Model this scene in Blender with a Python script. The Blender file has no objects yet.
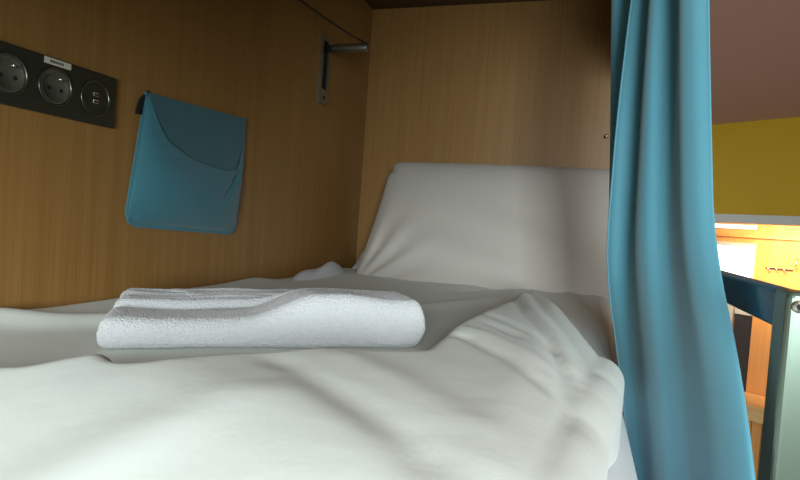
import bpy, bmesh, math, random
import numpy as np
from mathutils import Vector, Matrix
random.seed(7)
scene = bpy.context.scene
col = scene.collection

# ------------------------------------------------------------------ camera
# world: origin at the camera (eye level); Y runs along the bed to its head end, X to the aisle, Z up
FPX = 560.0
th = math.atan(180 / 560.0); rr = math.atan(0.07); pp = math.radians(2.0)
F = Vector((-math.sin(th) * math.cos(pp), math.cos(th) * math.cos(pp), -math.sin(pp)))
R0 = Vector((math.cos(th), math.sin(th), 0))
U0 = Vector((-math.sin(th) * math.sin(pp), math.cos(th) * math.sin(pp), math.cos(pp)))
RR = R0 * math.cos(rr) + U0 * math.sin(rr)
UU = -R0 * math.sin(rr) + U0 * math.cos(rr)
cd = bpy.data.cameras.new('camera')
cam = bpy.data.objects.new('camera', cd); col.objects.link(cam)
cd.sensor_width = 36.0; cd.lens = FPX * 36.0 / 800.0
cd.clip_start = 0.01; cd.clip_end = 60
m = Matrix(((RR.x, UU.x, -F.x, 0), (RR.y, UU.y, -F.y, 0), (RR.z, UU.z, -F.z, 0), (0, 0, 0, 1)))
cam.matrix_world = m
scene.camera = cam

# ------------------------------------------------------------------ world, lights, exposure
w = bpy.data.worlds.new('world'); scene.world = w; w.use_nodes = True
bg = w.node_tree.nodes['Background']
bg.inputs[0].default_value = (0.75, 0.85, 1.0, 1); bg.inputs[1].default_value = 0.9

def area(name, loc, target, sx, sy, power, color):
    l = bpy.data.lights.new(name, 'AREA'); l.shape = 'RECTANGLE'; l.size = sx; l.size_y = sy
    l.energy = power; l.color = color
    o = bpy.data.objects.new(name, l); col.objects.link(o); o.location = loc
    d = Vector(target) - Vector(loc)
    o.rotation_euler = d.to_track_quat('-Z', 'Y').to_euler()
    return o
# daylight through the room window behind the camera, by the foot of the bunk
area('window_daylight', (0.37, -1.10, 0.16), (0.0, 0.7, -0.08), 0.66, 0.64, 56, (0.90, 1.0, 0.99))
# lamp and window light of the far alcove
area('alcove_light', (1.28, 4.20, 0.16), (1.9, 4.95, -0.5), 0.9, 0.2, 17, (1.0, 0.76, 0.50)).data.spread = math.radians(120)
scene.view_settings.view_transform = 'Standard'
scene.view_settings.look = 'None'
scene.view_settings.gamma = 1.0
scene.view_settings.use_curve_mapping = False
scene.view_settings.exposure = 0.0

# ------------------------------------------------------------------ materials
def srgb(r, g, b):
    def c(v):
        v /= 255.0
        return v / 12.92 if v <= 0.04045 else ((v + 0.055) / 1.055) ** 2.4
    return (c(r), c(g), c(b), 1)

def base_mat(name, rgb, rough=0.6, metal=0.0, spec=0.5, sheen=0.0):
    m = bpy.data.materials.new(name); m.use_nodes = True
    nt = m.node_tree; b = nt.nodes['Principled BSDF']
    b.inputs['Base Color'].default_value = srgb(*rgb)
    b.inputs['Roughness'].default_value = rough
    b.inputs['Metallic'].default_value = metal
    b.inputs['Specular IOR Level'].default_value = spec
    if sheen:
        b.inputs['Sheen Weight'].default_value = sheen
        b.inputs['Sheen Roughness'].default_value = 0.5
    return m, nt, b

def noise_mix(nt, b, c1, c2, scale, vec_scale=(1, 1, 1), detail=4, lo=0.35, hi=0.65):
    tc = nt.nodes.new('ShaderNodeTexCoord'); mp = nt.nodes.new('ShaderNodeMapping')
    mp.inputs['Scale'].default_value = vec_scale
    nz = nt.nodes.new('ShaderNodeTexNoise'); nz.inputs['Scale'].default_value = scale; nz.inputs['Detail'].default_value = detail
    cr = nt.nodes.new('ShaderNodeValToRGB')
    cr.color_ramp.elements[0].position = lo; cr.color_ramp.elements[0].color = srgb(*c1)
    cr.color_ramp.elements[1].position = hi; cr.color_ramp.elements[1].color = srgb(*c2)
    nt.links.new(tc.outputs['Object'], mp.inputs[0]); nt.links.new(mp.outputs[0], nz.inputs['Vector'])
    nt.links.new(nz.outputs['Fac'], cr.inputs[0]); nt.links.new(cr.outputs[0], b.inputs['Base Color'])
    return tc, mp, nz, cr

def bump(nt, b, scale, strength, dist=0.001, detail=3, vec_scale=(1, 1, 1)):
    tc = nt.nodes.new('ShaderNodeTexCoord'); mp = nt.nodes.new('ShaderNodeMapping')
    mp.inputs['Scale'].default_value = vec_scale
    nz = nt.nodes.new('ShaderNodeTexNoise'); nz.inputs['Scale'].default_value = scale; nz.inputs['Detail'].default_value = detail
    bp = nt.nodes.new('ShaderNodeBump'); bp.inputs['Strength'].default_value = strength; bp.inputs['Distance'].default_value = dist
    nt.links.new(tc.outputs['Object'], mp.inputs[0]); nt.links.new(mp.outputs[0], nz.inputs['Vector'])
    nt.links.new(nz.outputs['Fac'], bp.inputs['Height']); nt.links.new(bp.outputs[0], b.inputs['Normal'])

def wood(name, c1, c2, c3, rough=0.45, along=(38, 38, 1.1)):
    m, nt, b = base_mat(name, c1, rough)
    tc, mp, nz, cr = noise_mix(nt, b, c1, c2, 1.0, along, 5, 0.32, 0.68)
    # finer streaks and broad board-to-board tone
    mp2 = nt.nodes.new('ShaderNodeMapping'); mp2.inputs['Scale'].default_value = tuple(v * 5 for v in along[:2]) + (along[2] * 2.4,)
    n2 = nt.nodes.new('ShaderNodeTexNoise'); n2.inputs['Scale'].default_value = 1.0; n2.inputs['Detail'].default_value = 3
    nt.links.new(tc.outputs['Object'], mp2.inputs[0]); nt.links.new(mp2.outputs[0], n2.inputs['Vector'])
    r2 = nt.nodes.new('ShaderNodeMapRange'); r2.inputs['From Min'].default_value = 0.45; r2.inputs['From Max'].default_value = 0.72
    nt.links.new(n2.outputs['Fac'], r2.inputs['Value'])
    mx = nt.nodes.new('ShaderNodeMixRGB'); mx.blend_type = 'MIX'; mx.inputs[2].default_value = srgb(*c3)
    ml = nt.nodes.new('ShaderNodeMath'); ml.operation = 'MULTIPLY'; ml.inputs[1].default_value = 0.55
    nt.links.new(r2.outputs[0], ml.inputs[0]); nt.links.new(ml.outputs[0], mx.inputs[0]); nt.links.new(cr.outputs[0], mx.inputs[1])
    nt.links.new(mx.outputs[0], b.inputs['Base Color'])
    bp = nt.nodes.new('ShaderNodeBump'); bp.inputs['Strength'].default_value = 0.12; bp.inputs['Distance'].default_value = 0.0006
    nt.links.new(n2.outputs['Fac'], bp.inputs['Height']); nt.links.new(bp.outputs[0], b.inputs['Normal'])
    return m

M = {}
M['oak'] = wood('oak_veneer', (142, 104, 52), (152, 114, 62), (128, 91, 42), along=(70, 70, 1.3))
M['oak_lit'] = wood('oak_lit_panel', (226, 156, 80), (236, 170, 96), (212, 140, 66))  # bunk oak again, strong warm alcove light put into its colour
M['oak_top'] = wood('oak_bench', (230, 180, 112), (240, 196, 132), (216, 160, 94), along=(2, 14, 14))

m, nt, b = base_mat('duvet_cotton', (216, 222, 217), 0.85, sheen=0.15)
bump(nt, b, 26, 0.22, 0.004, 4); M['duvet'] = m
m, nt, b = base_mat('sheet_cotton', (205, 208, 214), 0.85, sheen=0.1)
bump(nt, b, 30, 0.25, 0.004, 4); M['sheet'] = m
m, nt, b = base_mat('pillow_cotton', (192, 187, 181), 0.85, sheen=0.15)
bump(nt, b, 14, 0.18, 0.006, 4); M['pillow'] = m
m, nt, b = base_mat('terry', (214, 217, 222), 0.95, sheen=0.5)
bump(nt, b, 520, 1.0, 0.003, 5); M['terry'] = m

def cloth(name, c1, c2, ws=900):
    m, nt, b = base_mat(name, c1, 0.8, sheen=0.25)
    noise_mix(nt, b, c1, c2, 5, (1, 1, 1), 5)
    bump(nt, b, ws, 0.35, 0.0006, 2)
    return m
M['curtain'] = cloth('curtain_cloth', (78, 141, 161), (86, 149, 169), 700)
M['pouch'] = cloth('pouch_cloth', (50, 108, 124), (56, 115, 130), 600)
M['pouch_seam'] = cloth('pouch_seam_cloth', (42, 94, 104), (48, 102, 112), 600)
M['velcro'] = base_mat('velcro', (12, 14, 20), 0.95)[0]
m, nt, b = base_mat('faceplate_metal', (70, 76, 66), 0.42, 0.75); bump(nt, b, 300, 0.15, 0.0003, 2, (1, 1, 14)); M['plate'] = m
m, nt, b = base_mat('socket_plastic', (92, 94, 80), 0.42, 0.35); bump(nt, b, 500, 0.1, 0.0002); M['socket'] = m
m, nt, b = base_mat('ring_metal', (105, 108, 98), 0.3, 0.9); bump(nt, b, 500, 0.05, 0.0002); M['ring'] = m
m, nt, b = base_mat('bright_pin', (215, 215, 205), 0.25, 0.9); bump(nt, b, 400, 0.05, 0.0002); M['pin'] = m
M['black'] = base_mat('dark_hole', (8, 8, 8), 0.8)[0]
m, nt, b = base_mat('sticker_paper', (205, 203, 190), 0.7); bump(nt, b, 300, 0.1, 0.0002); M['sticker'] = m
M['ink'] = base_mat('grey_ink', (92, 92, 90), 0.8)[0]
m, nt, b = base_mat('brushed_steel', (150, 150, 138), 0.36, 0.9); bump(nt, b, 300, 0.12, 0.0003, 2, (1, 12, 1)); M['steel'] = m
m, nt, b = base_mat('rail_lacquer', (50, 106, 136), 0.22, 0.1, 0.6); bump(nt, b, 30, 0.05, 0.0008); M['rail'] = m
m, nt, b = base_mat('post_reflection_tint', (112, 128, 116), 0.3, 0.7, 0.7); bump(nt, b, 30, 0.05, 0.0008); M['post'] = m  # pale green reflection on the post put into its base colour
m, nt, b = base_mat('yellow_paint', (190, 152, 4), 0.7); bump(nt, b, 120, 0.1, 0.0008); M['yellow'] = m
m, nt, b = base_mat('ceiling_paint', (200, 164, 144), 0.85); bump(nt, b, 160, 0.2, 0.001); M['ceiling'] = m
m, nt, b = base_mat('white_paint', (200, 198, 186), 0.6); bump(nt, b, 150, 0.1, 0.0008); M['white'] = m
m, nt, b = base_mat('room_paint', (190, 186, 176), 0.8); bump(nt, b, 150, 0.1, 0.0008); M['room'] = m
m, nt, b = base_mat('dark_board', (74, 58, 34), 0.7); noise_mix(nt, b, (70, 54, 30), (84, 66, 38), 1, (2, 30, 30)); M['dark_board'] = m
m, nt, b = base_mat('floor_vinyl', (110, 100, 90), 0.6); noise_mix(nt, b, (104, 94, 84), (120, 110, 98), 6); M['floor'] = m
m, nt, b = base_mat('dark_box', (46, 38, 34), 0.5); noise_mix(nt, b, (42, 34, 30), (52, 44, 38), 12); M['darkbox'] = m
m, nt, b = base_mat('dark_brown', (48, 34, 14), 0.8); bump(nt, b, 300, 0.2, 0.0004); M['dark_line'] = m  # brown of the built shadow line by the arm, and of the peg stem
def emit(name, rgb, s):
    m = bpy.data.materials.new(name); m.use_nodes = True; nt = m.node_tree
    nt.nodes.remove(nt.nodes['Principled BSDF']); e = nt.nodes.new('ShaderNodeEmission')
    e.inputs[0].default_value = srgb(*rgb); e.inputs[1].default_value = s
    nt.links.new(e.outputs[0], nt.nodes['Material Output'].inputs[0]); return m
M['sky'] = emit('sky_pane', (255, 250, 255), 3.0)
M['lamp'] = emit('lamp_diffuser', (255, 252, 235), 4.0)

# ------------------------------------------------------------------ helpers
def obj(name, bm, mat, parent=None, smooth=False, loc=None, bevel=0, seg=2):
    if bevel:
        bmesh.ops.bevel(bm, geom=list(bm.edges), offset=bevel, segments=seg, affect='EDGES', profile=0.5)
    bmesh.ops.recalc_face_normals(bm, faces=bm.faces)
    me = bpy.data.meshes.new(name); bm.to_mesh(me); bm.free()
    if mat: me.materials.append(mat)
    if smooth:
        for p in me.polygons: p.use_smooth = True
    o = bpy.data.objects.new(name, me); col.objects.link(o)
    if parent: o.parent = parent
    if loc: o.location = loc
    return o

def thing(name, label, cat, loc=(0, 0, 0), rotz=0, group=None):
    o = bpy.data.objects.new(name, None); col.objects.link(o)
    o.location = loc; o.rotation_euler = (0, 0, rotz); o.empty_display_size = 0.05
    o['label'] = label; o['category'] = cat
    if group: o['group'] = group
    return o

def tag(o, label, cat, group=None):
    o['label'] = label; o['category'] = cat
    if group: o['group'] = group
    return o

def add_box(bm, x0, x1, y0, y1, z0, z1):
    v = [bm.verts.new(p) for p in ((x0, y0, z0), (x1, y0, z0), (x1, y1, z0), (x0, y1, z0), (x0, y0, z1), (x1, y0, z1), (x1, y1, z1), (x0, y1, z1))]
    for f in ((3, 2, 1, 0), (4, 5, 6, 7), (0, 1, 5, 4), (1, 2, 6, 5), (2, 3, 7, 6), (3, 0, 4, 7)):
        bm.faces.new([v[i] for i in f])
    return v

def box(name, b6, mat, parent=None, bevel=0.0, seg=2):
    bm = bmesh.new(); add_box(bm, *b6)
    return obj(name, bm, mat, parent, bevel=bevel, seg=seg)

def add_tube(bm, p0, p1, r, seg=24, r2=None, cap=True):
    p0 = Vector(p0); p1 = Vector(p1); d = (p1 - p0)
    q = d.to_track_quat('Z', 'Y').to_matrix(); r2 = r if r2 is None else r2
    a = []; c = []
    for i in range(seg):
        t = 2 * math.pi * i / seg
        n = q @ Vector((math.cos(t), math.sin(t), 0))
        a.append(bm.verts.new(p0 + n * r)); c.append(bm.verts.new(p1 + n * r2))
    for i in range(seg):
        j = (i + 1) % seg
        bm.faces.new((a[i], a[j], c[j], c[i]))
    if cap:
        bm.faces.new(a[::-1]); bm.faces.new(c)

def lathe_x(bm, c, prof, seg=40):
    """profile (radius, x offset) turned about the X axis through c"""
    rings = []
    for r, x in prof:
        if r < 1e-6:
            rings.append([bm.verts.new((c[0] + x, c[1], c[2]))])
        else:
            rings.append([bm.verts.new((c[0] + x, c[1] + r * math.cos(2 * math.pi * i / seg), c[2] + r * math.sin(2 * math.pi * i / seg))) for i in range(seg)])
    for A, B in zip(rings, rings[1:]):
        for i in range(seg):
            j = (i + 1) % seg
            if len(A) == 1 and len(B) == 1: continue
            if len(A) == 1: bm.faces.new((A[0], B[i], B[j]))
            elif len(B) == 1: bm.faces.new((A[i], A[j], B[0]))
            else: bm.faces.new((A[i], A[j], B[j], B[i]))

def grid_mesh(P, closed_u=False):
    """P[i][j] of points -> bmesh"""
    bm = bmesh.new(); V = [[bm.verts.new(p) for p in row] for row in P]
    n = len(V)
    for i in range(n if closed_u else n - 1):
        for j in range(len(V[0]) - 1):
            i2 = (i + 1) % n
            bm.faces.new((V[i][j], V[i2][j], V[i2][j + 1], V[i][j + 1]))
    return bm

def struct(o):
    o['kind'] = 'structure'; return o

def vnoise(seed):
    """smooth 3-D value noise, vectorised"""
    rs = np.random.RandomState(seed); T = rs.rand(4096)
    def h(i, j, k): return T[(i * 374761 + j * 668265 + k * 144269) & 4095]
    def f(x, y, z):
        xi = np.floor(x).astype(int); yi = np.floor(y).astype(int); zi = np.floor(z).astype(int)
        u = x - xi; v = y - yi; w_ = z - zi
        u = u * u * (3 - 2 * u); v = v * v * (3 - 2 * v); w_ = w_ * w_ * (3 - 2 * w_)
        r = 0
        for a in (0, 1):
            for b_ in (0, 1):
                for c in (0, 1):
                    r = r + h(xi + a, yi + b_, zi + c) * (u if a else 1 - u) * (v if b_ else 1 - v) * (w_ if c else 1 - w_)
        return r - 0.5
    return f
N1 = vnoise(3); N2 = vnoise(11)

def sstep(t):
    t = np.clip(t, 0, 1); return t * t * (3 - 2 * t)

# ------------------------------------------------------------------ the setting
WX = -0.737; HY = 1.81; CZ = 0.715; FZ = -1.60; RZ = 0.692
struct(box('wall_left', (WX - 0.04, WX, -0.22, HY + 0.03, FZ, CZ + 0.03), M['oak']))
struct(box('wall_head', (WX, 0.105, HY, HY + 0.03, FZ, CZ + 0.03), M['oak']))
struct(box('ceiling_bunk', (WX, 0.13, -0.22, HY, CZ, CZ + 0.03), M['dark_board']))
struct(box('foot_shade_board', (WX, 0.13, -0.22, -0.19, 0.12, CZ), M['oak']))          # unseen board added across the foot opening to shade the upper walls
struct(box('shade_fascia', (0.105, 0.13, -0.19, HY, 0.47, CZ), M['oak']))          # unseen fascia added to block light; also carries the curtain track
struct(box('floor', (-3.0, 4.2, -1.26, 6.5, FZ - 0.05, FZ), M['floor']))
struct(box('ceiling', (0.131, 4.2, -1.26, 6.5, RZ + 0.02, RZ + 0.07), M['ceiling']))
struct(box('wall_right', (4.2, 4.25, -1.26, 6.5, FZ, RZ + 0.07), M['room']))
bm = bmesh.new()
for b6 in ((-3.0, 0.0, -1.26, -1.16, FZ, RZ + 0.07), (0.90, 4.2, -1.26, -1.16, FZ, RZ + 0.07), (0.0, 0.90, -1.26, -1.16, FZ, -0.24), (0.0, 0.90, -1.26, -1.16, 0.50, RZ + 0.07)):
    add_box(bm, *b6)
struct(obj('wall_near', bm, M['room']))
bm = bmesh.new()
for b6 in ((0.0, 0.04, -1.24, -1.14, -0.24, 0.50), (0.86, 0.90, -1.24, -1.14, -0.24, 0.50), (0.04, 0.86, -1.24, -1.14, -0.24, -0.20), (0.04, 0.86, -1.24, -1.14, 0.46, 0.50)):
    add_box(bm, *b6)
struct(obj('window_1', bm, M['white']))

# far end of the room: local frame a (right), b (away), c (up); an angled bulkhead over a lit alcove
ANG = math.atan2(-0.572, 0.82); OX, OY = 0.705, 3.826
far_rot = (0, 0, ANG)
def farbox(name, b6, mat, parent=None, bevel=0, kind=True):
    o = box(name, b6, mat, parent, bevel)
    if parent is None: o.location = (OX, OY, 0); o.rotation_euler = far_rot
    if kind and parent is None: struct(o)
    return o
farbox('wall_bulkhead', (-1.6, 2.2, 0, 0.10, 0.172, RZ + 0.03), M['yellow'])
farbox('trim_3', (-1.6, 2.2, -0.012, 0.11, 0.124, 0.172), M['white'])
farbox('ceiling_alcove', (-1.6, 2.2, 0.10, 1.30, 0.22, 0.26), M['white'])
# alcove back wall in four pieces round its window
bm = bmesh.new()
for b6 in ((-1.6, -0.92, 1.22, 1.28, FZ, 0.22), (-0.148, 2.2, 1.22, 1.28, FZ, 0.22), (-0.92, -0.148, 1.22, 1.28, FZ, -0.33), (-0.92, -0.148, 1.22, 1.28, 0.012, 0.22)):
    add_box(bm, *b6)
o = struct(obj('wall_alcove', bm, M['oak_lit'])); o.location = (OX, OY, 0); o.rotation_euler = far_rot
farbox('trim_4', (-1.6, 2.2, 1.17, 1.22, 0.055, 0.078), M['oak_lit'])
wn = bmesh.new()
for b6 in ((-0.92, -0.90, 1.215, 1.275, -0.33, 0.012), (-0.168, -0.148, 1.215, 1.275, -0.33, 0.012), (-0.90, -0.168, 1.215, 1.275, -0.33, -0.312), (-0.90, -0.168, 1.215, 1.275, -0.018, 0.012)):
    add_box(wn, *b6)
win = struct(obj('window_2', wn, M['white'])); win.location = (OX, OY, 0); win.rotation_euler = far_rot
farbox('window_pane', (-0.90, -0.168, 1.25, 1.256, -0.312, -0.018), M['sky'], win)
farbox('wall_alcove_side', (2.2, 2.25, 0.0, 1.28, FZ, 0.22), M['oak_lit'])

# ------------------------------------------------------------------ duvet surface
def seg_dist(x, y, ax, ay, bx, by):
    dx, dy = bx - ax, by - ay; L2 = dx * dx + dy * dy
    t = np.clip(((x - ax) * dx + (y - ay) * dy) / L2, 0, 1)
    px, py = ax + t * dx, ay + t * dy
    d = np.hypot(x - px, y - py)
    s = np.sign(dx * (y - ay) - dy * (x - ax))
    return d, s, t

MOUND = [(-0.80, 0.25), (-0.60, 0.31), (-0.41, 0.352), (-0.37, 0.400), (-0.335, 0.380), (-0.300, 0.430), (-0.240, 0.490), (-0.164, 0.535), (-0.155, 0.66), (-0.141, 0.876), (-0.112, 1.34), (-0.085, 1.36), (0.008, 0.95), (0.050, 0.78), (0.10, 0.60), (0.30, 0.45), (0.30, -0.4), (-0.80, -0.4)]
def mound_sd(x, y):
    dmin = np.full_like(x, 9.0); inside = np.zeros(x.shape, bool)
    n = len(MOUND)
    for i in range(n):
        ax, ay = MOUND[i]; bx, by = MOUND[(i + 1) % n]
        d, s, t = seg_dist(x, y, ax, ay, bx, by); dmin = np.minimum(dmin, d)
        c = ((ay > y) != (by > y)) & (x < (bx - ax) * (y - ay) / (by - ay + 1e-12) + ax)
        inside ^= c
    return np.where(inside, dmin, -dmin)

# creases pressed into the cloth: points, depth, width
CREASES = [
    ([(-0.254, 0.425), (-0.154, 0.355), (-0.088, 0.304), (-0.04, 0.25)], -0.0045, 0.016),
    ([(-0.215, 0.47), (-0.12, 0.40), (-0.03, 0.31)], 0.003, 0.020),
    # long drag folds from the raised corner to the open side
    ([(-0.160, 0.62), (-0.110, 0.600), (-0.060, 0.540), (-0.005, 0.450)], -0.0050, 0.008),
    ([(-0.150, 0.66), (-0.095, 0.63), (-0.045, 0.575), (-0.005, 0.52)], 0.0025, 0.012),
    ([(-0.120, 0.72), (-0.085, 0.685), (-0.040, 0.625)], -0.0040, 0.007),
    ([(-0.140, 0.80), (-0.100, 0.76), (-0.050, 0.69), (0.0, 0.60)], -0.0035, 0.008),
    ([(-0.118, 1.10), (-0.075, 0.86), (-0.030, 0.69), (-0.008, 0.56), (0.002, 0.42), (0.012, 0.33)], -0.0045, 0.007),
    ([(-0.105, 1.15), (-0.058, 0.86), (-0.014, 0.69), (0.008, 0.55)], 0.0045, 0.010),
    ([(-0.095, 1.20), (-0.040, 0.90), (0.005, 0.73), (0.026, 0.60)], -0.0045, 0.007),
    ([(-0.070, 1.05), (-0.015, 0.86), (0.025, 0.70)], 0.0030, 0.009),
    ([(-0.060, 1.45), (0.000, 1.20), (0.040, 0.95)], -0.0050, 0.010),
    ([(-0.030, 1.55), (0.030, 1.25), (0.060, 1.05)], 0.0050, 0.012),
    ([(-0.345, 0.98), (-0.20, 1.25), (-0.12, 1.45)], 0.006, 0.03),
    ([(-0.30, 1.35), (-0.10, 1.62)], -0.006, 0.03),
    ([(-0.70, 0.42), (-0.50, 0.36), (-0.42, 0.36)], 0.006, 0.03),
    ([(-0.735, 0.50), (-0.66, 0.57), (-0.58, 0.66)], 0.012, 0.028),
    ([(-0.68, 0.75), (-0.60, 0.90), (-0.45, 1.10)], 0.006, 0.025),
    ([(-0.30, 0.15), (-0.22, 0.28), (-0.20, 0.36)], 0.004, 0.03),
]
def duvet_z(x, y):
    x = np.asarray(x, float); y = np.asarray(y, float)
    sd = mound_sd(x, y)
    wdt = 0.055 - 0.020 * sstep((y - 0.5) / 0.2) + 0.02 * sstep((y - 1.0) / 0.3)
    h = 0.049 - 0.006 * sstep((y - 0.6) / 0.6)
    z = -0.170 + h * sstep(sd / wdt + 0.25)
    z = z - 0.085 * sstep((0.37 - y - 0.25 * (x + 0.3)) / 0.34)
    z = z + 0.006 * sstep((y - 1.2) / 0.4)
    z = z - 0.042 * sstep((x + 0.05) / 0.13) * (1 - sstep((y - 0.9) / 0.4))
    z = z + 0.014 * sstep((x + 0.45) / 0.4) * sstep((y - 1.25) / 0.35)
    for pts, dep, wd in CREASES:
        dd = np.full_like(x, 9.0)
        for (ax, ay), (bx, by) in zip(pts, pts[1:]):
            d, s, t = seg_dist(x, y, ax, ay, bx, by); dd = np.minimum(dd, d)
        ex = pts[0]; ey = pts[-1]
        fade = sstep(np.hypot(x - ex[0], y - ex[1]) / 0.05) * 0.8 + 0.2
        fade = fade * (sstep(np.hypot(x - ey[0], y - ey[1]) / 0.05) * 0.8 + 0.2)
        z = z + dep * np.exp(-(dd / wd) ** 2) * fade
    z = z + 0.006 * N1(x * 7 + 3, y * 4 + 1, 0 * x) * (1 - 0.7 * sstep((x + 0.1) / 0.1)) + 0.0018 * N2(x * 18 + y * 6, y * 9, 0 * x + 2)
    z = z + 0.008 * sstep((WX + 0.10 - x) / 0.10) * (1 + N1(y * 6, 0 * x, 0 * x + 5)) * (1 - 1.8 * sstep((y - 1.15) / 0.2))
    return z

def xe(y): return np.interp(y, [-0.3, 0.2, 0.48, 0.66, 0.9, 1.8], [-0.0, 0.012, 0.036, 0.058, 0.080, 0.084])
YS = np.arange(-0.15, 1.735, 0.0065)
RAD = 0.032
na = 118
ulist = np.linspace(0, 1, na)
P = []
for yy in YS:
    e = float(xe(yy)); row = []
    x0 = WX + 0.004; xf = e - RAD
    xs = x0 + (xf - x0) * ulist
    zs = duvet_z(xs, np.full_like(xs, yy))
    endfall = 0.05 * max(0.0, (yy - 1.69) / 0.045) ** 2
    zs = zs - endfall
    for a, b_ in zip(xs, zs): row.append((a, yy, b_))
    zc = zs[-1]; 
    for k in range(1, 9):
        t = k / 8 * math.pi / 2
        row.append((xf + RAD * math.sin(t), yy, zc - RAD * (1 - math.cos(t))))
    drop = 0.050 + 0.006 * math.sin(yy * 9) + 0.09 * float(sstep((yy - 0.55) / 0.35))
    for k in range(1, 9):
        s = k / 8
        wav = 0.006 * math.sin(yy * 21 + 1) * s
        row.append((e + wav - 0.004 * s, yy, zc - RAD - drop * s))
    P.append(row)
bm = grid_mesh(P)
duvet = obj('duvet', bm, M['duvet'], smooth=True)
md = duvet.modifiers.new('thick', 'SOLIDIFY'); md.thickness = 0.010; md.offset = -1
tag(duvet, 'rumpled white cotton duvet spread over the bunk mattress, under the towel', 'duvet')
# make sure the solidify goes below the surface
if duvet.data.polygons[0].normal.z < 0:
    duvet.data.flip_normals()

# ------------------------------------------------------------------ mattress, sheet folds, base
mat_t = thing('mattress', 'mattress in a white-blue fitted sheet under the duvet', 'mattress', (-0.33, 0.8, -0.49))
bm = bmesh.new(); add_box(bm, -0.395, 0.404, -0.98, 0.99, 0.0, 0.270)
mm = obj('sheeted_body', bm, M['sheet'], mat_t, True, bevel=0.03, seg=4)
# bunched sheet by the wall beyond the towel
def lump(name, cx, cy, z0, lx, ly, h, parent, rot=0, seed=0, p=2.0):
    n = 40; rows = []
    for i in range(n + 1):
        row = []
        for j in range(n + 1):
            u = i / n * 2 - 1; v = j / n * 2 - 1
            rr_ = min(1.0, (abs(u) ** p + abs(v) ** p) ** (1 / p))
            hh = h * (1 - rr_ ** 2.2)
            x = u * lx; y = v * ly
            hh += h * 0.25 * (1 - rr_) * math.sin(v * 5 + u * 3 + seed)
            xr = x * math.cos(rot) - y * math.sin(rot); yr = x * math.sin(rot) + y * math.cos(rot)
            row.append((cx + xr, cy + yr, z0 + hh))
        rows.append(row)
    bm = grid_mesh(rows)
    ed = [e for e in bm.edges if e.is_boundary]
    r = bmesh.ops.extrude_edge_only(bm, edges=ed)
    for g in r['geom']:
        if isinstance(g, bmesh.types.BMVert): g.co.z -= 0.01
    return obj(name, bm, M['sheet'], parent, True)
lump('sheet_fold', -0.352, 0.64, 0.305, 0.045, 0.20, 0.046, mat_t, 0.0)
lump('sheet_fold', -0.345, 0.925, 0.285, 0.05, 0.06, 0.080, mat_t, 0.0, 1)
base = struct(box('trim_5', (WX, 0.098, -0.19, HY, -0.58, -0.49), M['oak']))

# ------------------------------------------------------------------ pillow
pil = thing('pillow', 'plump off-white pillow propped upright against the head wall', 'pillow', (-0.245, 1.60, -0.015))
tilt = math.radians(66)
def pillow_pt(u, v, side):
    # u across, v up; -1..1
    hw, hh_ = 0.365, 0.215
    # corners pulled in, edges a touch concave
    sx = hw * (u - 0.045 * u * v * v * 0 + 0.0) * (1 - 0.035 * (1 - v * v))
    sy = hh_ * v * (1 - 0.05 * (1 - u * u) * 0.3)
    sx += 0.022 * v * (1 - u) / 2
    # rounded corners
    r = 0.065
    cx, cy = hw - r, hh_ - r
    if abs(sx) > cx and abs(sy) > cy:
        dx, dy = abs(sx) - cx, abs(sy) - cy; d = math.hypot(dx, dy)
        mx_ = max(dx, dy)
        if d > 1e-6:
            sx = math.copysign(cx + dx * mx_ / d, sx); sy = math.copysign(cy + dy * mx_ / d, sy)
    e = (1 - abs(u) ** 2.6) * (1 - abs(v) ** 2.6)
    t = 0.078 * max(e, 0) ** 0.42
    # wrinkles radiating from the lower left corner
    if side > 0:
        du, dv = (u + 1.0) * hw, (v + 1.0) * hh_
        ang = math.atan2(dv, du + 1e-6); rad = math.hypot(du, dv)
        wv = math.sin(ang * 15 + 0.6 * math.sin(rad * 20)) * math.exp(-((rad - 0.13) / 0.11) ** 2) * 0.0042
        t += wv * min(1, e * 4)
        t += 0.0035 * math.sin(u * 6 + v * 9 + 1.2) * math.exp(-((u + 0.0) / 0.6) ** 2 - ((v + 0.25) / 0.45) ** 2) * min(1, e * 3)
    else:
        t *= 0.8
    return Vector((sx, sy, t * side))
def to_world(p):
    # pillow plane leans back: local y -> up/back, local z (front) -> toward camera
    y = p.y * math.cos(tilt) - p.z * math.sin(tilt)
    z = p.y * math.sin(tilt) + p.z * math.cos(tilt)
    return (p.x, y, z)
nu, nv = 110, 70
bm = bmesh.new(); Vf = []; Vb = []
for i in range(nu + 1):
    rf = []; rb = []
    for j in range(nv + 1):
        u = -math.cos(math.pi * i / nu) * 0.35 + (i / nu * 2 - 1) * 0.65
        v = -math.cos(math.pi * j / nv) * 0.35 + (j / nv * 2 - 1) * 0.65
        vf = bm.verts.new(to_world(pillow_pt(u, v, 1)))
        edge = i in (0, nu) or j in (0, nv)
        vb = vf if edge else bm.verts.new(to_world(pillow_pt(u, v, -1)))
        rf.append(vf); rb.append(vb)
    Vf.append(rf); Vb.append(rb)
for i in range(nu):
    for j in range(nv):
        bm.faces.new((Vf[i][j], Vf[i + 1][j], Vf[i + 1][j + 1], Vf[i][j + 1]))
        q = (Vb[i][j + 1], Vb[i + 1][j + 1], Vb[i + 1][j], Vb[i][j])
        if len(set(q)) == 4:
            try: bm.faces.new(q)
            except ValueError: pass
obj('pillowcase', bm, M['pillow'], pil, True)
# stitched edge of the case along the top
bm = bmesh.new(); pts = [Vector(to_world(Vector((x, 0.214 + 0.0, 0.0)))) for x in np.linspace(-0.30, 0.30, 14)]
for a, c in zip(pts, pts[1:]): add_tube(bm, a, c, 0.003, 8)
obj('seam', bm, M['pillow'], pil, True)

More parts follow.
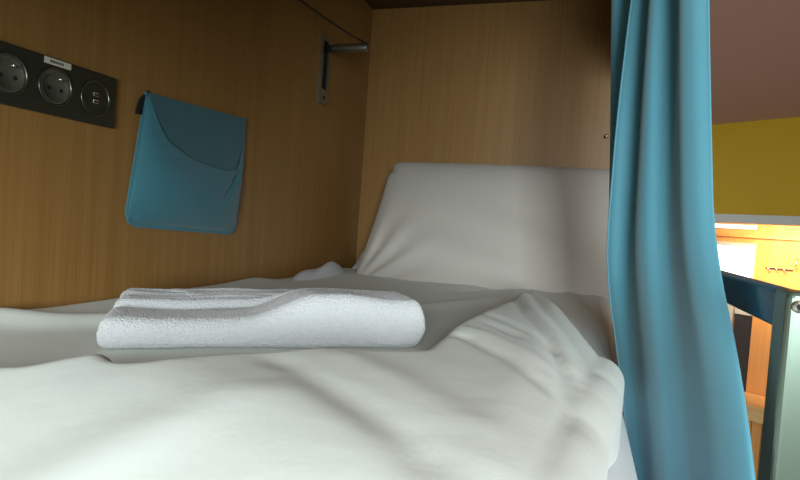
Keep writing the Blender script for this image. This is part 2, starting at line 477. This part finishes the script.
# ------------------------------------------------------------------ towel
tw_ang = math.atan2(0.215, 0.30)
TX, TY = -0.506, 0.483      # front left bottom corner
tw = thing('folded_towel', 'folded white terry bath towel lying on the duvet below the blue pouch', 'towel', (TX, TY, -0.168), tw_ang)
Lt, Dt = 0.394, 0.250
def towel_top(u, v):
    # u 0..1 along the front edge, v 0..1 front to back
    h = 0.036 + 0.024 * sstep((u - 0.42) / 0.22) * (1 - sstep((v - 0.30) / 0.22)) + 0.006 * sstep((u - 0.15) / 0.5)
    return float(h)
def profile(u):
    """closed loop in (v, z): folded layers; front is one soft fat fold, back shows the stacked edges"""
    pts = []
    n = 34
    H = towel_top(u, 0.1)
    # front rounded fold from bottom to top
    for k in range(n):
        t = -math.pi / 2 + math.pi * k / (n - 1)
        c = math.copysign(abs(math.cos(t)) ** 0.8, math.cos(t)); s = math.copysign(abs(math.sin(t)) ** 0.75, math.sin(t))
        pts.append((0.020 - 0.020 * c, H / 2 + H / 2 * s))
    # top, front to back, with the soft steps of the layers
    m_ = 64
    for k in range(1, m_):
        v = k / m_
        y = 0.020 + (Dt - 0.032) * v
        z = towel_top(u, v)
        skew = v + 0.10 * u - 0.05
        z += 0.0050 * math.sin(skew * 34 + 0.8 * math.sin(u * 5)) * float(sstep((v - 0.42) / 0.12)) * (0.35 + 0.65 * float(sstep(u * 2.2)))
        z -= 0.009 * math.exp(-((v - 0.22 - 0.16 * (1 - u)) / 0.045) ** 2) * float(sstep((0.75 - u) / 0.3))
        z += 0.005 * math.exp(-((v - 0.36 - 0.10 * (1 - u)) / 0.06) ** 2) * float(sstep((0.75 - u) / 0.3))
        pts.append((y, z))
    # back edge down
    Hb = towel_top(u, 1.0)
    for k in range(1, 14):
        t = math.pi / 2 - math.pi * k / 14
        pts.append((Dt - 0.012 + 0.012 * math.cos(t), Hb / 2 + Hb / 2 * math.sin(t)))
    for k in range(0, 30):
        y = Dt - 0.012 + (0.020 - Dt + 0.012) * k / 30
        pts.append((y, 0.0))
    return pts
NU = 130
rings = []
for i in range(NU + 1):
    u = i / NU; x = u * Lt
    pr_ = profile(u)
    cy = Dt / 2; H = 0.03
    # ends tuck in softly (rounded by shrinking the loop)
    e = min(u, 1 - u) * Lt
    k = 1.0 if e > 0.014 else math.sqrt(max(0.0, 1 - ((0.014 - e) / 0.014) ** 2)) * 0.5 + 0.5
    ring = []
    for (y, z) in pr_:
        zz = H / 2 + (z - H / 2) * k; yy = cy + (y - cy) * (0.94 + 0.06 * k)
        ring.append((x, yy, zz))
    rings.append(ring)
A = np.array(rings)
# soft wobble of the whole pile, then terry pile
wob = 0.009 * N1(A[..., 0] * 14, A[..., 1] * 14, A[..., 2] * 6)
A[..., 2] += wob * (A[..., 2] > 0.008)
A[..., 1] += 0.008 * N2(A[..., 0] * 10 + 5, A[..., 1] * 3, A[..., 2] * 9)
A[..., 0] += 0.010 * N1(A[..., 0] * 3 + 9, A[..., 1] * 9, A[..., 2] * 30)
wx_ = TX + A[..., 0] * math.cos(tw_ang) - A[..., 1] * math.sin(tw_ang)
wy_ = TY + A[..., 0] * math.sin(tw_ang) + A[..., 1] * math.cos(tw_ang)
ground = duvet_z(wx_, wy_) + 0.168
low = 1 - np.clip(A[..., 2] / 0.02, 0, 1)
lift = float(np.mean(ground)) + 0.001
A[..., 2] += np.where(low > 0, ground * low + lift * (1 - low), lift)
bm = bmesh.new()
V = [[bm.verts.new(tuple(p)) for p in ring] for ring in A]
n = len(V[0])
for i in range(NU):
    for j in range(n):
        j2 = (j + 1) % n
        bm.faces.new((V[i][j], V[i][j2], V[i + 1][j2], V[i + 1][j]))
bm.faces.new(V[0]); bm.faces.new(V[-1][::-1])
bmesh.ops.triangulate(bm, faces=[f for f in bm.faces if len(f.verts) > 4])
to = obj('towel_body', bm, M['terry'], tw, True)
tx = bpy.data.textures.new('terry_pile', 'CLOUDS'); tx.noise_scale = 0.0017; tx.noise_depth = 1
ss = to.modifiers.new('sub', 'SUBSURF'); ss.levels = 2; ss.render_levels = 2
dm = to.modifiers.new('pile', 'DISPLACE'); dm.texture = tx; dm.strength = 0.0018; dm.mid_level = 0.5; dm.texture_coords = 'LOCAL'
# loose terry edges of inner layers showing at the back
def flap(v0, z0, u0, u1, dx):
    bm = bmesh.new(); prev = None; rows = []
    for i in range(60):
        u = u0 + (u1 - u0) * i / 59
        row = []
        for k in range(13):
            t = 2 * math.pi * k / 12
            y = (v0 + 0.012 * u) * Dt + 0.012 * math.cos(t) + 0.003 * math.sin(u * 17 + z0 * 900)
            z = z0 + towel_top(u, v0) + 0.0035 * math.sin(t) + 0.0015 * math.sin(u * 11)
            row.append((u * Lt + dx, y, z))
        rows.append(row)
    bm = grid_mesh(rows)
    bmesh.ops.remove_doubles(bm, verts=bm.verts, dist=1e-6)
    bmesh.ops.holes_fill(bm, edges=[e for e in bm.edges if e.is_boundary], sides=0)
    o = obj('towel_layer', bm, M['terry'], tw, True)
    s2 = o.modifiers.new('sub', 'SUBSURF'); s2.levels = 1; s2.render_levels = 1
    d2 = o.modifiers.new('pile', 'DISPLACE'); d2.texture = tx; d2.strength = 0.0018; d2.texture_coords = 'LOCAL'
flap(0.60, lift + 0.001, 0.28, 0.985, 0)
flap(0.76, lift + 0.001, 0.22, 0.99, 0)
flap(0.91, lift - 0.001, 0.16, 0.97, 0)

# ------------------------------------------------------------------ curtain
# plan-view path of the gathered cloth at several heights (back fold, hem, front face)
ROWS = [  # z, back fold, free hem, right edge, fold strength
    (0.455, (0.016, 1.03), (0.064, 0.925), (0.105, 0.745), 1.0),
    (0.36, (0.021, 1.02), (0.057, 0.92), (0.109, 0.74), 1.0),
    (0.18, (0.034, 1.02), (0.050, 0.92), (0.124, 0.73), 0.95),
    (0.0, (0.045, 1.02), (0.047, 0.925), (0.140, 0.72), 0.7),
    (-0.06, (0.047, 1.01), (0.049, 0.92), (0.148, 0.68), 0.6),
    (-0.14, (0.060, 0.99), (0.064, 0.90), (0.150, 0.58), 0.4),
    (-0.26, (0.086, 0.95), (0.085, 0.86), (0.152, 0.50), 0.3),
    (-0.36, (0.101, 0.90), (0.103, 0.82), (0.156, 0.45), 0.5),
    (-0.60, (0.110, 0.88), (0.112, 0.80), (0.160, 0.42), 0.5),
]
zc_ = [r[0] for r in ROWS][::-1]
def rowat(z):
    g = lambda f_: float(np.interp(z, zc_, [f_(r) for r in ROWS][::-1]))
    # smooth by averaging neighbours
    return ((g(lambda r: r[1][0]), g(lambda r: r[1][1])), (g(lambda r: r[2][0]), g(lambda r: r[2][1])), (g(lambda r: r[3][0]), g(lambda r: r[3][1])), g(lambda r: r[4]))
def rows_smooth(z):
    acc = None
    for dz in (-0.05, -0.025, 0, 0.025, 0.05):
        (a, h_, e, s) = rowat(z + dz)
        v = np.array([a[0], a[1], h_[0], h_[1], e[0], e[1], s])
        acc = v if acc is None else acc + v
    return acc / 5
OFFS_S = [0.0, 0.04, 0.12, 0.22, 0.33, 0.44, 0.52, 0.60, 0.72, 0.84, 0.94, 1.0]
OFFS_N = [0.012, 0.006, -0.016, -0.009, 0.010, 0.012, -0.001, -0.009, 0.001, 0.012, 0.008, -0.002]
def catmull(P, n):
    P = [P[0]] + P + [P[-1]]; out = []
    for i in range(1, len(P) - 2):
        for k in range(n):
            t = k / n; a, b_, c, d = P[i - 1], P[i], P[i + 1], P[i + 2]
            out.append(0.5 * ((2 * b_) + (-a + c) * t + (2 * a - 5 * b_ + 4 * c - d) * t * t + (-a + 3 * b_ - 3 * c + d) * t ** 3))
    out.append(P[-2]); return out
Pc = []
for z in np.linspace(0.455, -0.60, 120):
    v = rows_smooth(z); A0 = v[0:2]; Hm = v[2:4]; E_ = v[4:6]; s = v[6]
    d = E_ - Hm; L = np.linalg.norm(d); d = d / L; nrm = np.array([-abs(d[1]), -abs(d[0])]); nrm /= np.linalg.norm(nrm)
    path = [A0 + np.array([0.060, 0.035]), A0 + np.array([0.030, 0.028]), A0 + np.array([0.004, 0.012]), A0 + np.array([0.003, -0.010]), A0 + np.array([0.028, -0.030])]
    # runs back behind the front face to the right edge
    for q in (0.15, 0.45, 0.75):
        path.append(Hm + d * L * q - nrm * (0.036 - 0.030 * q) * (1.0 + 0.2 * math.sin(q * 14)))
    path.append(E_ - nrm * 0.004 - d * 0.012); path.append(E_ - nrm * 0.004 + d * 0.002)
    for q, off in list(zip(OFFS_S, OFFS_N))[::-1]:
        sway = 0.02 * math.sin(z * 4 + q * 3)
        path.append(Hm + d * L * min(1, max(0, q + sway * (q * (1 - q) * 4))) + nrm * off * s)
    pts = catmull([np.array(p) for p in path], 7)
    Pc.append([(p[0], p[1], z) for p in pts])
bm = grid_mesh(Pc)
cur = obj('curtain_cloth', bm, M['curtain'], None, True)
sm = cur.modifiers.new('thick', 'SOLIDIFY'); sm.thickness = 0.0016; sm.offset = 0
ct = thing('bunk_curtain', 'turquoise cloth curtain hanging gathered at the open side of the bunk', 'curtain')
cur.parent = ct
bm = bmesh.new(); hp = [Vector(row[-1]) for row in Pc]
for a, c in zip(hp, hp[1:]): add_tube(bm, a, c, 0.0019, 8, cap=False)
obj('hem', bm, M['curtain'], ct, True)

tr = thing('curtain_track', 'slim metal track under the bunk fascia that holds the turquoise curtain', 'curtain track', (0.1, 0.8, 0.47))
box('track_channel', (-0.01, 0.01, -0.9, 0.98, -0.012, 0.0), M['steel'], tr, 0.002)

# ------------------------------------------------------------------ guard rail (blue bar and post)
gr = thing('guard_rail', 'dark blue lacquered metal guard rail with square post, beside the curtain', 'guard rail', (0.17, 0.55, -0.6))
box('rail_bar', (0.002, 0.024, 0.036, 1.255, 0.527, 0.562), M['rail'], gr, 0.004, 3)
bm = bmesh.new(); add_box(bm, 0.0, 0.052, 0.0, 0.038, 0.0, 0.563)
obj('post', bm, M['post'], gr, bevel=0.0055, seg=4)
for f_ in gr.children[-1].data.polygons: f_.use_smooth = True
bm = bmesh.new()
add_tube(bm, (0.0085, 0.0005, 0.551), (0.0085, -0.0025, 0.551), 0.0058, 20, 0.0048)
bo = obj('bolt', bm, M['pin'], gr, True)
bm = bmesh.new(); add_tube(bm, (0.0085, -0.0024, 0.551), (0.0085, -0.0029, 0.551), 0.0028, 6)
obj('hex_recess', bm, M['black'], bo)

# ------------------------------------------------------------------ socket strip on the left wall
st = thing('power_socket_strip', 'dark metal three-gang socket strip screwed to the left wood wall', 'socket', (WX, 0.611, 0.1155))
box('faceplate', (0.0005, 0.0095, -0.1095, 0.1095, 0.0, 0.080), M['plate'], st, 0.0018, 3)
def socket(yc, kind):
    c = (0.0095, yc, 0.040)
    bm = bmesh.new()
    lathe_x(bm, c, [(0.0245, -0.001), (0.0265, 0.0004), (0.0275, 0.0016), (0.0268, 0.0026), (0.0252, 0.0028), (0.0240, 0.0012), (0.0235, -0.001)], 56)
    ring = obj('socket_ring', bm, M['ring'], st, True)
    bm = bmesh.new()
    if kind == 'power':
        lathe_x(bm, c, [(0.0240, 0.0010), (0.0225, 0.0014), (0.0205, 0.0012), (0.0200, 0.0002), (0.0, 0.0001)], 56)
        # shallow dish
        for v in bm.verts:
            d = math.hypot(v.co.y - c[1], v.co.z - c[2])
        ins = obj('socket_insert', bm, M['socket'], st, True)
        bm = bmesh.new(); add_tube(bm, (0.0096, yc + 0.000, 0.0505), (0.0215, yc + 0.000, 0.0505), 0.0022, 14, 0.0017)
        obj('earth_pin', bm, M['pin'], ins, True)
        for s in (-1, 1):
            bm = bmesh.new(); add_tube(bm, (0.0092, yc + s * 0.0096, 0.0365), (0.0102, yc + s * 0.0096, 0.0365), 0.0028, 16)
            obj('contact_hole', bm, M['black'], ins)
    else:
        lathe_x(bm, c, [(0.0240, 0.0010), (0.0, 0.0012)], 56)
        ins = obj('usb_insert', bm, M['plate'], st, True)
        for s in (-1, 1):
            b1 = box('usb_port', (0.0106, 0.0116, yc - 0.0048, yc + 0.0048, 0.040 + s * 0.0055 - 0.003, 0.040 + s * 0.0055 + 0.003), M['pin'], ins, 0.0005, 1)
            box('port_tongue', (0.0112, 0.0120, yc - 0.0036, yc + 0.0036, 0.040 + s * 0.0055 - 0.0019, 0.040 + s * 0.0055 + 0.0008), M['black'], b1)
socket(-0.0690, 'power'); socket(0.0000, 'power'); socket(0.0690, 'usb')
lab = box('label_sticker', (0.0095, 0.0100, -0.019, 0.024, 0.0695, 0.0785), M['sticker'], st)
bm = bmesh.new()
for k, (y0, wd) in enumerate(((-0.010, 0.0025), (-0.007, 0.002), (-0.0045, 0.0028), (-0.001, 0.0022), (0.002, 0.0028), (0.0055, 0.0022), (0.0085, 0.003))):
    add_box(bm, 0.0100, 0.0102, y0, y0 + wd, 0.0722, 0.0758)
obj('print', bm, M['ink'], lab)

# ------------------------------------------------------------------ wall pouch
po = thing('wall_pouch', 'turquoise cloth pouch with sagging pocket, hung on the left wood wall', 'pouch', (WX, 0.918, 0.0))
TL, TR, BL, BR = (-0.129, 0.190), (0.171, 0.202), (-0.163, -0.040), (0.157, -0.056)
def quad(s, t):   # s left->right, t top->bottom
    a = np.array(TL) * (1 - s) + np.array(TR) * s; b_ = np.array(BL) * (1 - s) + np.array(BR) * s
    return a * (1 - t) + b_ * t
def corner_round(p, s, t):
    r = 0.028
    for (cx, cy, sx) in ((BL[0] + r, BL[1] + r, -1), (BR[0] - r, BR[1] + r, 1)):
        dx = (p[0] - cx) * sx; dy = cy - p[1]
        if dx > 0 and dy > 0:
            d = math.hypot(dx, dy); mxx = max(dx, dy)
            if d > 1e-6: return np.array([cx + sx * dx * mxx / d, cy - dy * mxx / d])
    return p
def panel(name, mat, ftop, fx, x_extra, parent, n=70, mth=0.0015):
    rows = []
    for i in range(n + 1):
        s = i / n; row = []
        t0 = ftop(s)
        for j in range(n + 1):
            q = j / n; t = t0 + (1 - t0) * q
            p = corner_round(quad(s, t), s, t)
            x = x_extra + fx(s, t, q)
            row.append((x, p[0], p[1]))
        rows.append(row)
    bm = grid_mesh(rows)
    o = obj(name, bm, mat, parent, True)
    sd = o.modifiers.new('thick', 'SOLIDIFY'); sd.thickness = mth; sd.offset = 0
    return o
def prof(s, p=0.5): return max(0.0, 1 - abs(2 * s - 1) ** 3.2) ** p
panel('back_panel', M['pouch_seam'], lambda s: 0.0, lambda s, t, q: 0.004 * prof(s), 0.003, po)
def top_curve(s):
    # runs down from the upper left corner to the sag, then nearly level to the right edge
    return float(np.interp(s, [0, 0.04, 0.08, 0.14, 0.20, 0.32, 0.45, 0.60, 0.75, 0.88, 0.94, 1.0], [0.02, 0.10, 0.20, 0.30, 0.36, 0.415, 0.455, 0.48, 0.485, 0.46, 0.30, 0.12]))
def fx_front(s, t, q):
    puff = prof(s, 0.6) * (math.sin(math.pi * min(1, q * 0.93 + 0.10)) ** 0.55) * 0.030
    lip = 0.004 * math.exp(-(q / 0.08) ** 2) * prof(s)
    # tuck running down from the right end of the opening and shallow pulls
    d = abs((s - 0.93) + (t - 0.46) * 0.85) / 1.2
    tuck = -0.006 * math.exp(-(d / 0.022) ** 2) * float(sstep((0.84 - t) / 0.2)) * float(sstep((t - 0.44) / 0.05))
    pull = 0.0025 * math.sin(t * 34 + s * 7) * math.exp(-((t - 0.47) / 0.10) ** 2) * prof(s)
    return max(0.001, puff + lip + tuck + pull)
fp = panel('front_pocket', M['pouch'], top_curve, fx_front, 0.006, po, 90)
# piping round the sides and bottom
bm = bmesh.new(); edge = []
for k in range(0, 41): edge.append(corner_round(quad(0, k / 40), 0, k / 40))
for k in range(1, 61): edge.append(corner_round(quad(k / 60, 1), k / 60, 1))
for k in range(39, -1, -1): edge.append(corner_round(quad(1, k / 40), 1, k / 40))
edge = [Vector((0.0055, e_[0], e_[1])) for e_ in edge]
for a, c in zip(edge, edge[1:]):
    if (a - c).length > 1e-5: add_tube(bm, a, c, 0.0028, 8, cap=False)
obj('piping', bm, M['pouch'], po, True)
# upper flap falling forward over the opening
def fx_flap(s, t, q): return 0.004 + 0.012 * prof(s, 0.7) * math.sin(math.pi * 0.5 * q) 
rows = []
for i in range(61):
    s = i / 60; row = []
    t1 = float(np.interp(s, [0, 0.1, 0.3, 0.5, 0.75, 0.9, 1], [0.04, 0.26, 0.44, 0.50, 0.53, 0.48, 0.14]))
    for j in range(31):
        q = j / 30; p = quad(s * 0.985 + 0.005, t1 * q)
        row.append((0.0065 + fx_flap(s, q, q) * 0.8, p[0], p[1]))
    rows.append(row)
fl = obj('inner_lining', grid_mesh(rows), M['pouch_seam'], po, True)
sd = fl.modifiers.new('thick', 'SOLIDIFY'); sd.thickness = 0.001; sd.offset = 0
# dark strip of hook-and-loop tape peeking out at the upper left
bm = bmesh.new()
v = [bm.verts.new(p) for p in ((0.001, TL[0] + 0.006, 0.194), (0.001, TL[0] - 0.012, 0.176), (0.001, TL[0] - 0.019, 0.150), (0.001, TL[0] - 0.004, 0.150))]
bm.faces.new(v); r = bmesh.ops.extrude_face_region(bm, geom=bm.faces[:])
for g in r['geom']:
    if isinstance(g, bmesh.types.BMVert): g.co.x += 0.006
obj('hook_tape', bm, M['velcro'], po)
box('side_tag', (0.014, 0.016, 0.146, 0.158, 0.080, 0.084), M['velcro'], po)

# ------------------------------------------------------------------ fold-out arm in its slotted wall plate, and a solid strand standing for a shadow line
br = thing('fold_out_wall_bracket', 'steel arm swung out from a slotted plate near the head corner', 'bracket', (WX, 1.467, 0.317))
bm = bmesh.new()
for b6 in ((0, 0.006, -0.028, -0.017, 0, 0.195), (0, 0.006, 0.017, 0.028, 0, 0.195), (0, 0.006, -0.017, 0.017, 0, 0.042), (0, 0.006, -0.017, 0.017, 0.178, 0.195)):
    add_box(bm, *b6)
obj('wall_plate', bm, M['steel'], br)
box('slot', (0.0002, 0.0015, -0.017, 0.017, 0.042, 0.178), M['black'], br)
bm = bmesh.new(); add_tube(bm, (0.004, 0, 0.158), (0.030, 0, 0.158), 0.0095, 28)
obj('arm_hinge', bm, M['black'], br, True)
bm = bmesh.new(); lathe_x(bm, (0.026, 0, 0.158), [(0, 0), (0.0115, 0), (0.0125, 0.001), (0.0125, 0.104), (0.0118, 0.106), (0.0, 0.106)], 32)
obj('arm', bm, M['steel'], br, True)
bm = bmesh.new(); add_tube(bm, (0.004, 0, 0.019), (0.0075, 0, 0.019), 0.0045, 16)
obj('screw', bm, M['black'], br)
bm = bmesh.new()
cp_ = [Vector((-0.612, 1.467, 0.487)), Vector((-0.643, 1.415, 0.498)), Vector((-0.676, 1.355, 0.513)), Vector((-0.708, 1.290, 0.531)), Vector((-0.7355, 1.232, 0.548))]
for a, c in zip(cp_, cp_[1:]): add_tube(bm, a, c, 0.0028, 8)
tag(obj('dark_line', bm, M['dark_line'], None, True), 'thin dark shadow line built as a strand from the steel arm tip up the wall', 'dark_line')

# knob on the head wall beside the curtain
kn = thing('wall_peg', 'tiny metal peg on the head wall beside the turquoise curtain', 'peg', (0.050, HY, 0.296))
bm = bmesh.new(); add_tube(bm, (0, 0, 0), (0, -0.012, 0), 0.004, 14); obj('stem', bm, M['dark_line'], kn, True)
bm = bmesh.new(); bmesh.ops.create_uvsphere(bm, u_segments=16, v_segments=10, radius=0.006, matrix=Matrix.Translation((0, -0.015, 0))); obj('peg_tip', bm, M['pin'], kn, True)

# ------------------------------------------------------------------ far alcove furniture
def farthing(name, label, cat, a, b_, c):
    x = OX + a * math.cos(ANG) - b_ * math.sin(ANG); y = OY + a * math.sin(ANG) + b_ * math.cos(ANG)
    return thing(name, label, cat, (x, y, c), ANG)
t = farthing('strip_light', 'glowing white strip light high in the far orange alcove', 'light', -0.45, 1.19, 0.135)
box('housing', (-0.30, 0.302, 0.012, 0.03, -0.016, 0.016), M['white'], t)
box('diffuser', (-0.295, 0.30, -0.010, 0.012, -0.014, 0.014), M['lamp'], t, 0.003)
t = farthing('coat_rack', 'small wall rack with metal hooks right of the bright alcove window', 'coat rack', 0.015, 1.22, -0.165)
box('rack_board', (-0.085, 0.09, -0.012, 0.0, -0.004, 0.006), M['darkbox'], t)
for k in range(3):
    bm = bmesh.new(); x = -0.055 + k * 0.05
    add_tube(bm, (x, -0.012, -0.002), (x, -0.035, -0.012), 0.005, 10); add_tube(bm, (x, -0.035, -0.012), (x, -0.042, 0.006), 0.005, 10)
    add_tube(bm, (x, -0.012, -0.002), (x, -0.018, -0.030), 0.004, 10)
    obj('hook', bm, M['pin'], t, True)
t = farthing('door_handle', 'upright bright metal pull handle on the far orange wall', 'handle', 0.128, 1.22, -0.11)
bm = bmesh.new(); add_tube(bm, (0, -0.03, -0.05), (0, -0.03, 0.04), 0.007, 12)
obj('grip', bm, M['pin'], t, True)
for zz in (-0.04, 0.03):
    bm = bmesh.new(); add_tube(bm, (0, 0, zz), (0, -0.03, zz), 0.005, 10)
    obj('mount', bm, M['pin'], t, True)
# wardrobe whose side shows as an orange panel, dark open niche left of it, pale post
t = farthing('wardrobe', 'orange wood wardrobe in the alcove beside the dark recess', 'wardrobe', 0.0, 0.90, FZ)
box('side_panel', (-0.015, 0.50, 0.0, 0.30, 0.0, 1.15), M['oak_lit'], t, 0.003)
box('top_board', (-0.02, 0.51, -0.01, 0.31, 1.15, 1.17), M['oak_lit'], t, 0.003)
t = farthing('dark_cabinet', 'tall dark cabinet left of the orange wardrobe in the alcove', 'cabinet', -0.085, 0.92, FZ)
box('carcass', (-0.055, 0.065, 0.0, 0.26, 0.0, 1.09), M['darkbox'], t, 0.003)
box('cap', (-0.057, 0.067, -0.004, 0.262, 1.09, 1.145), M['white'], t, 0.003)
t = farthing('pale_post', 'pale upright post seen between curtain and dark cabinet', 'post', -0.19, 0.90, FZ)
box('shaft', (-0.045, 0.040, 0, 0.05, 0, 1.29), M['white'], t, 0.004)
box('foot', (-0.05, 0.045, -0.005, 0.055, 0, 0.03), M['white'], t, 0.003)
t = farthing('wooden_bench', 'light wooden bench with grooved front, low behind the guard rail', 'bench', 0.10, 0.60, FZ)
box('seat_top', (-0.45, 0.45, -0.06, 0.29, 0.45, 0.55), M['oak_top'], t, 0.006)
bm = bmesh.new()
for k in range(14): add_box(bm, -0.43 + k * 0.061, -0.43 + k * 0.061 + 0.056, -0.02, 0.0, 0.0, 0.45)
add_box(bm, -0.43, 0.43, 0.0, 0.27, 0.0, 0.449)
obj('grooved_front', bm, M['oak_lit'], t)
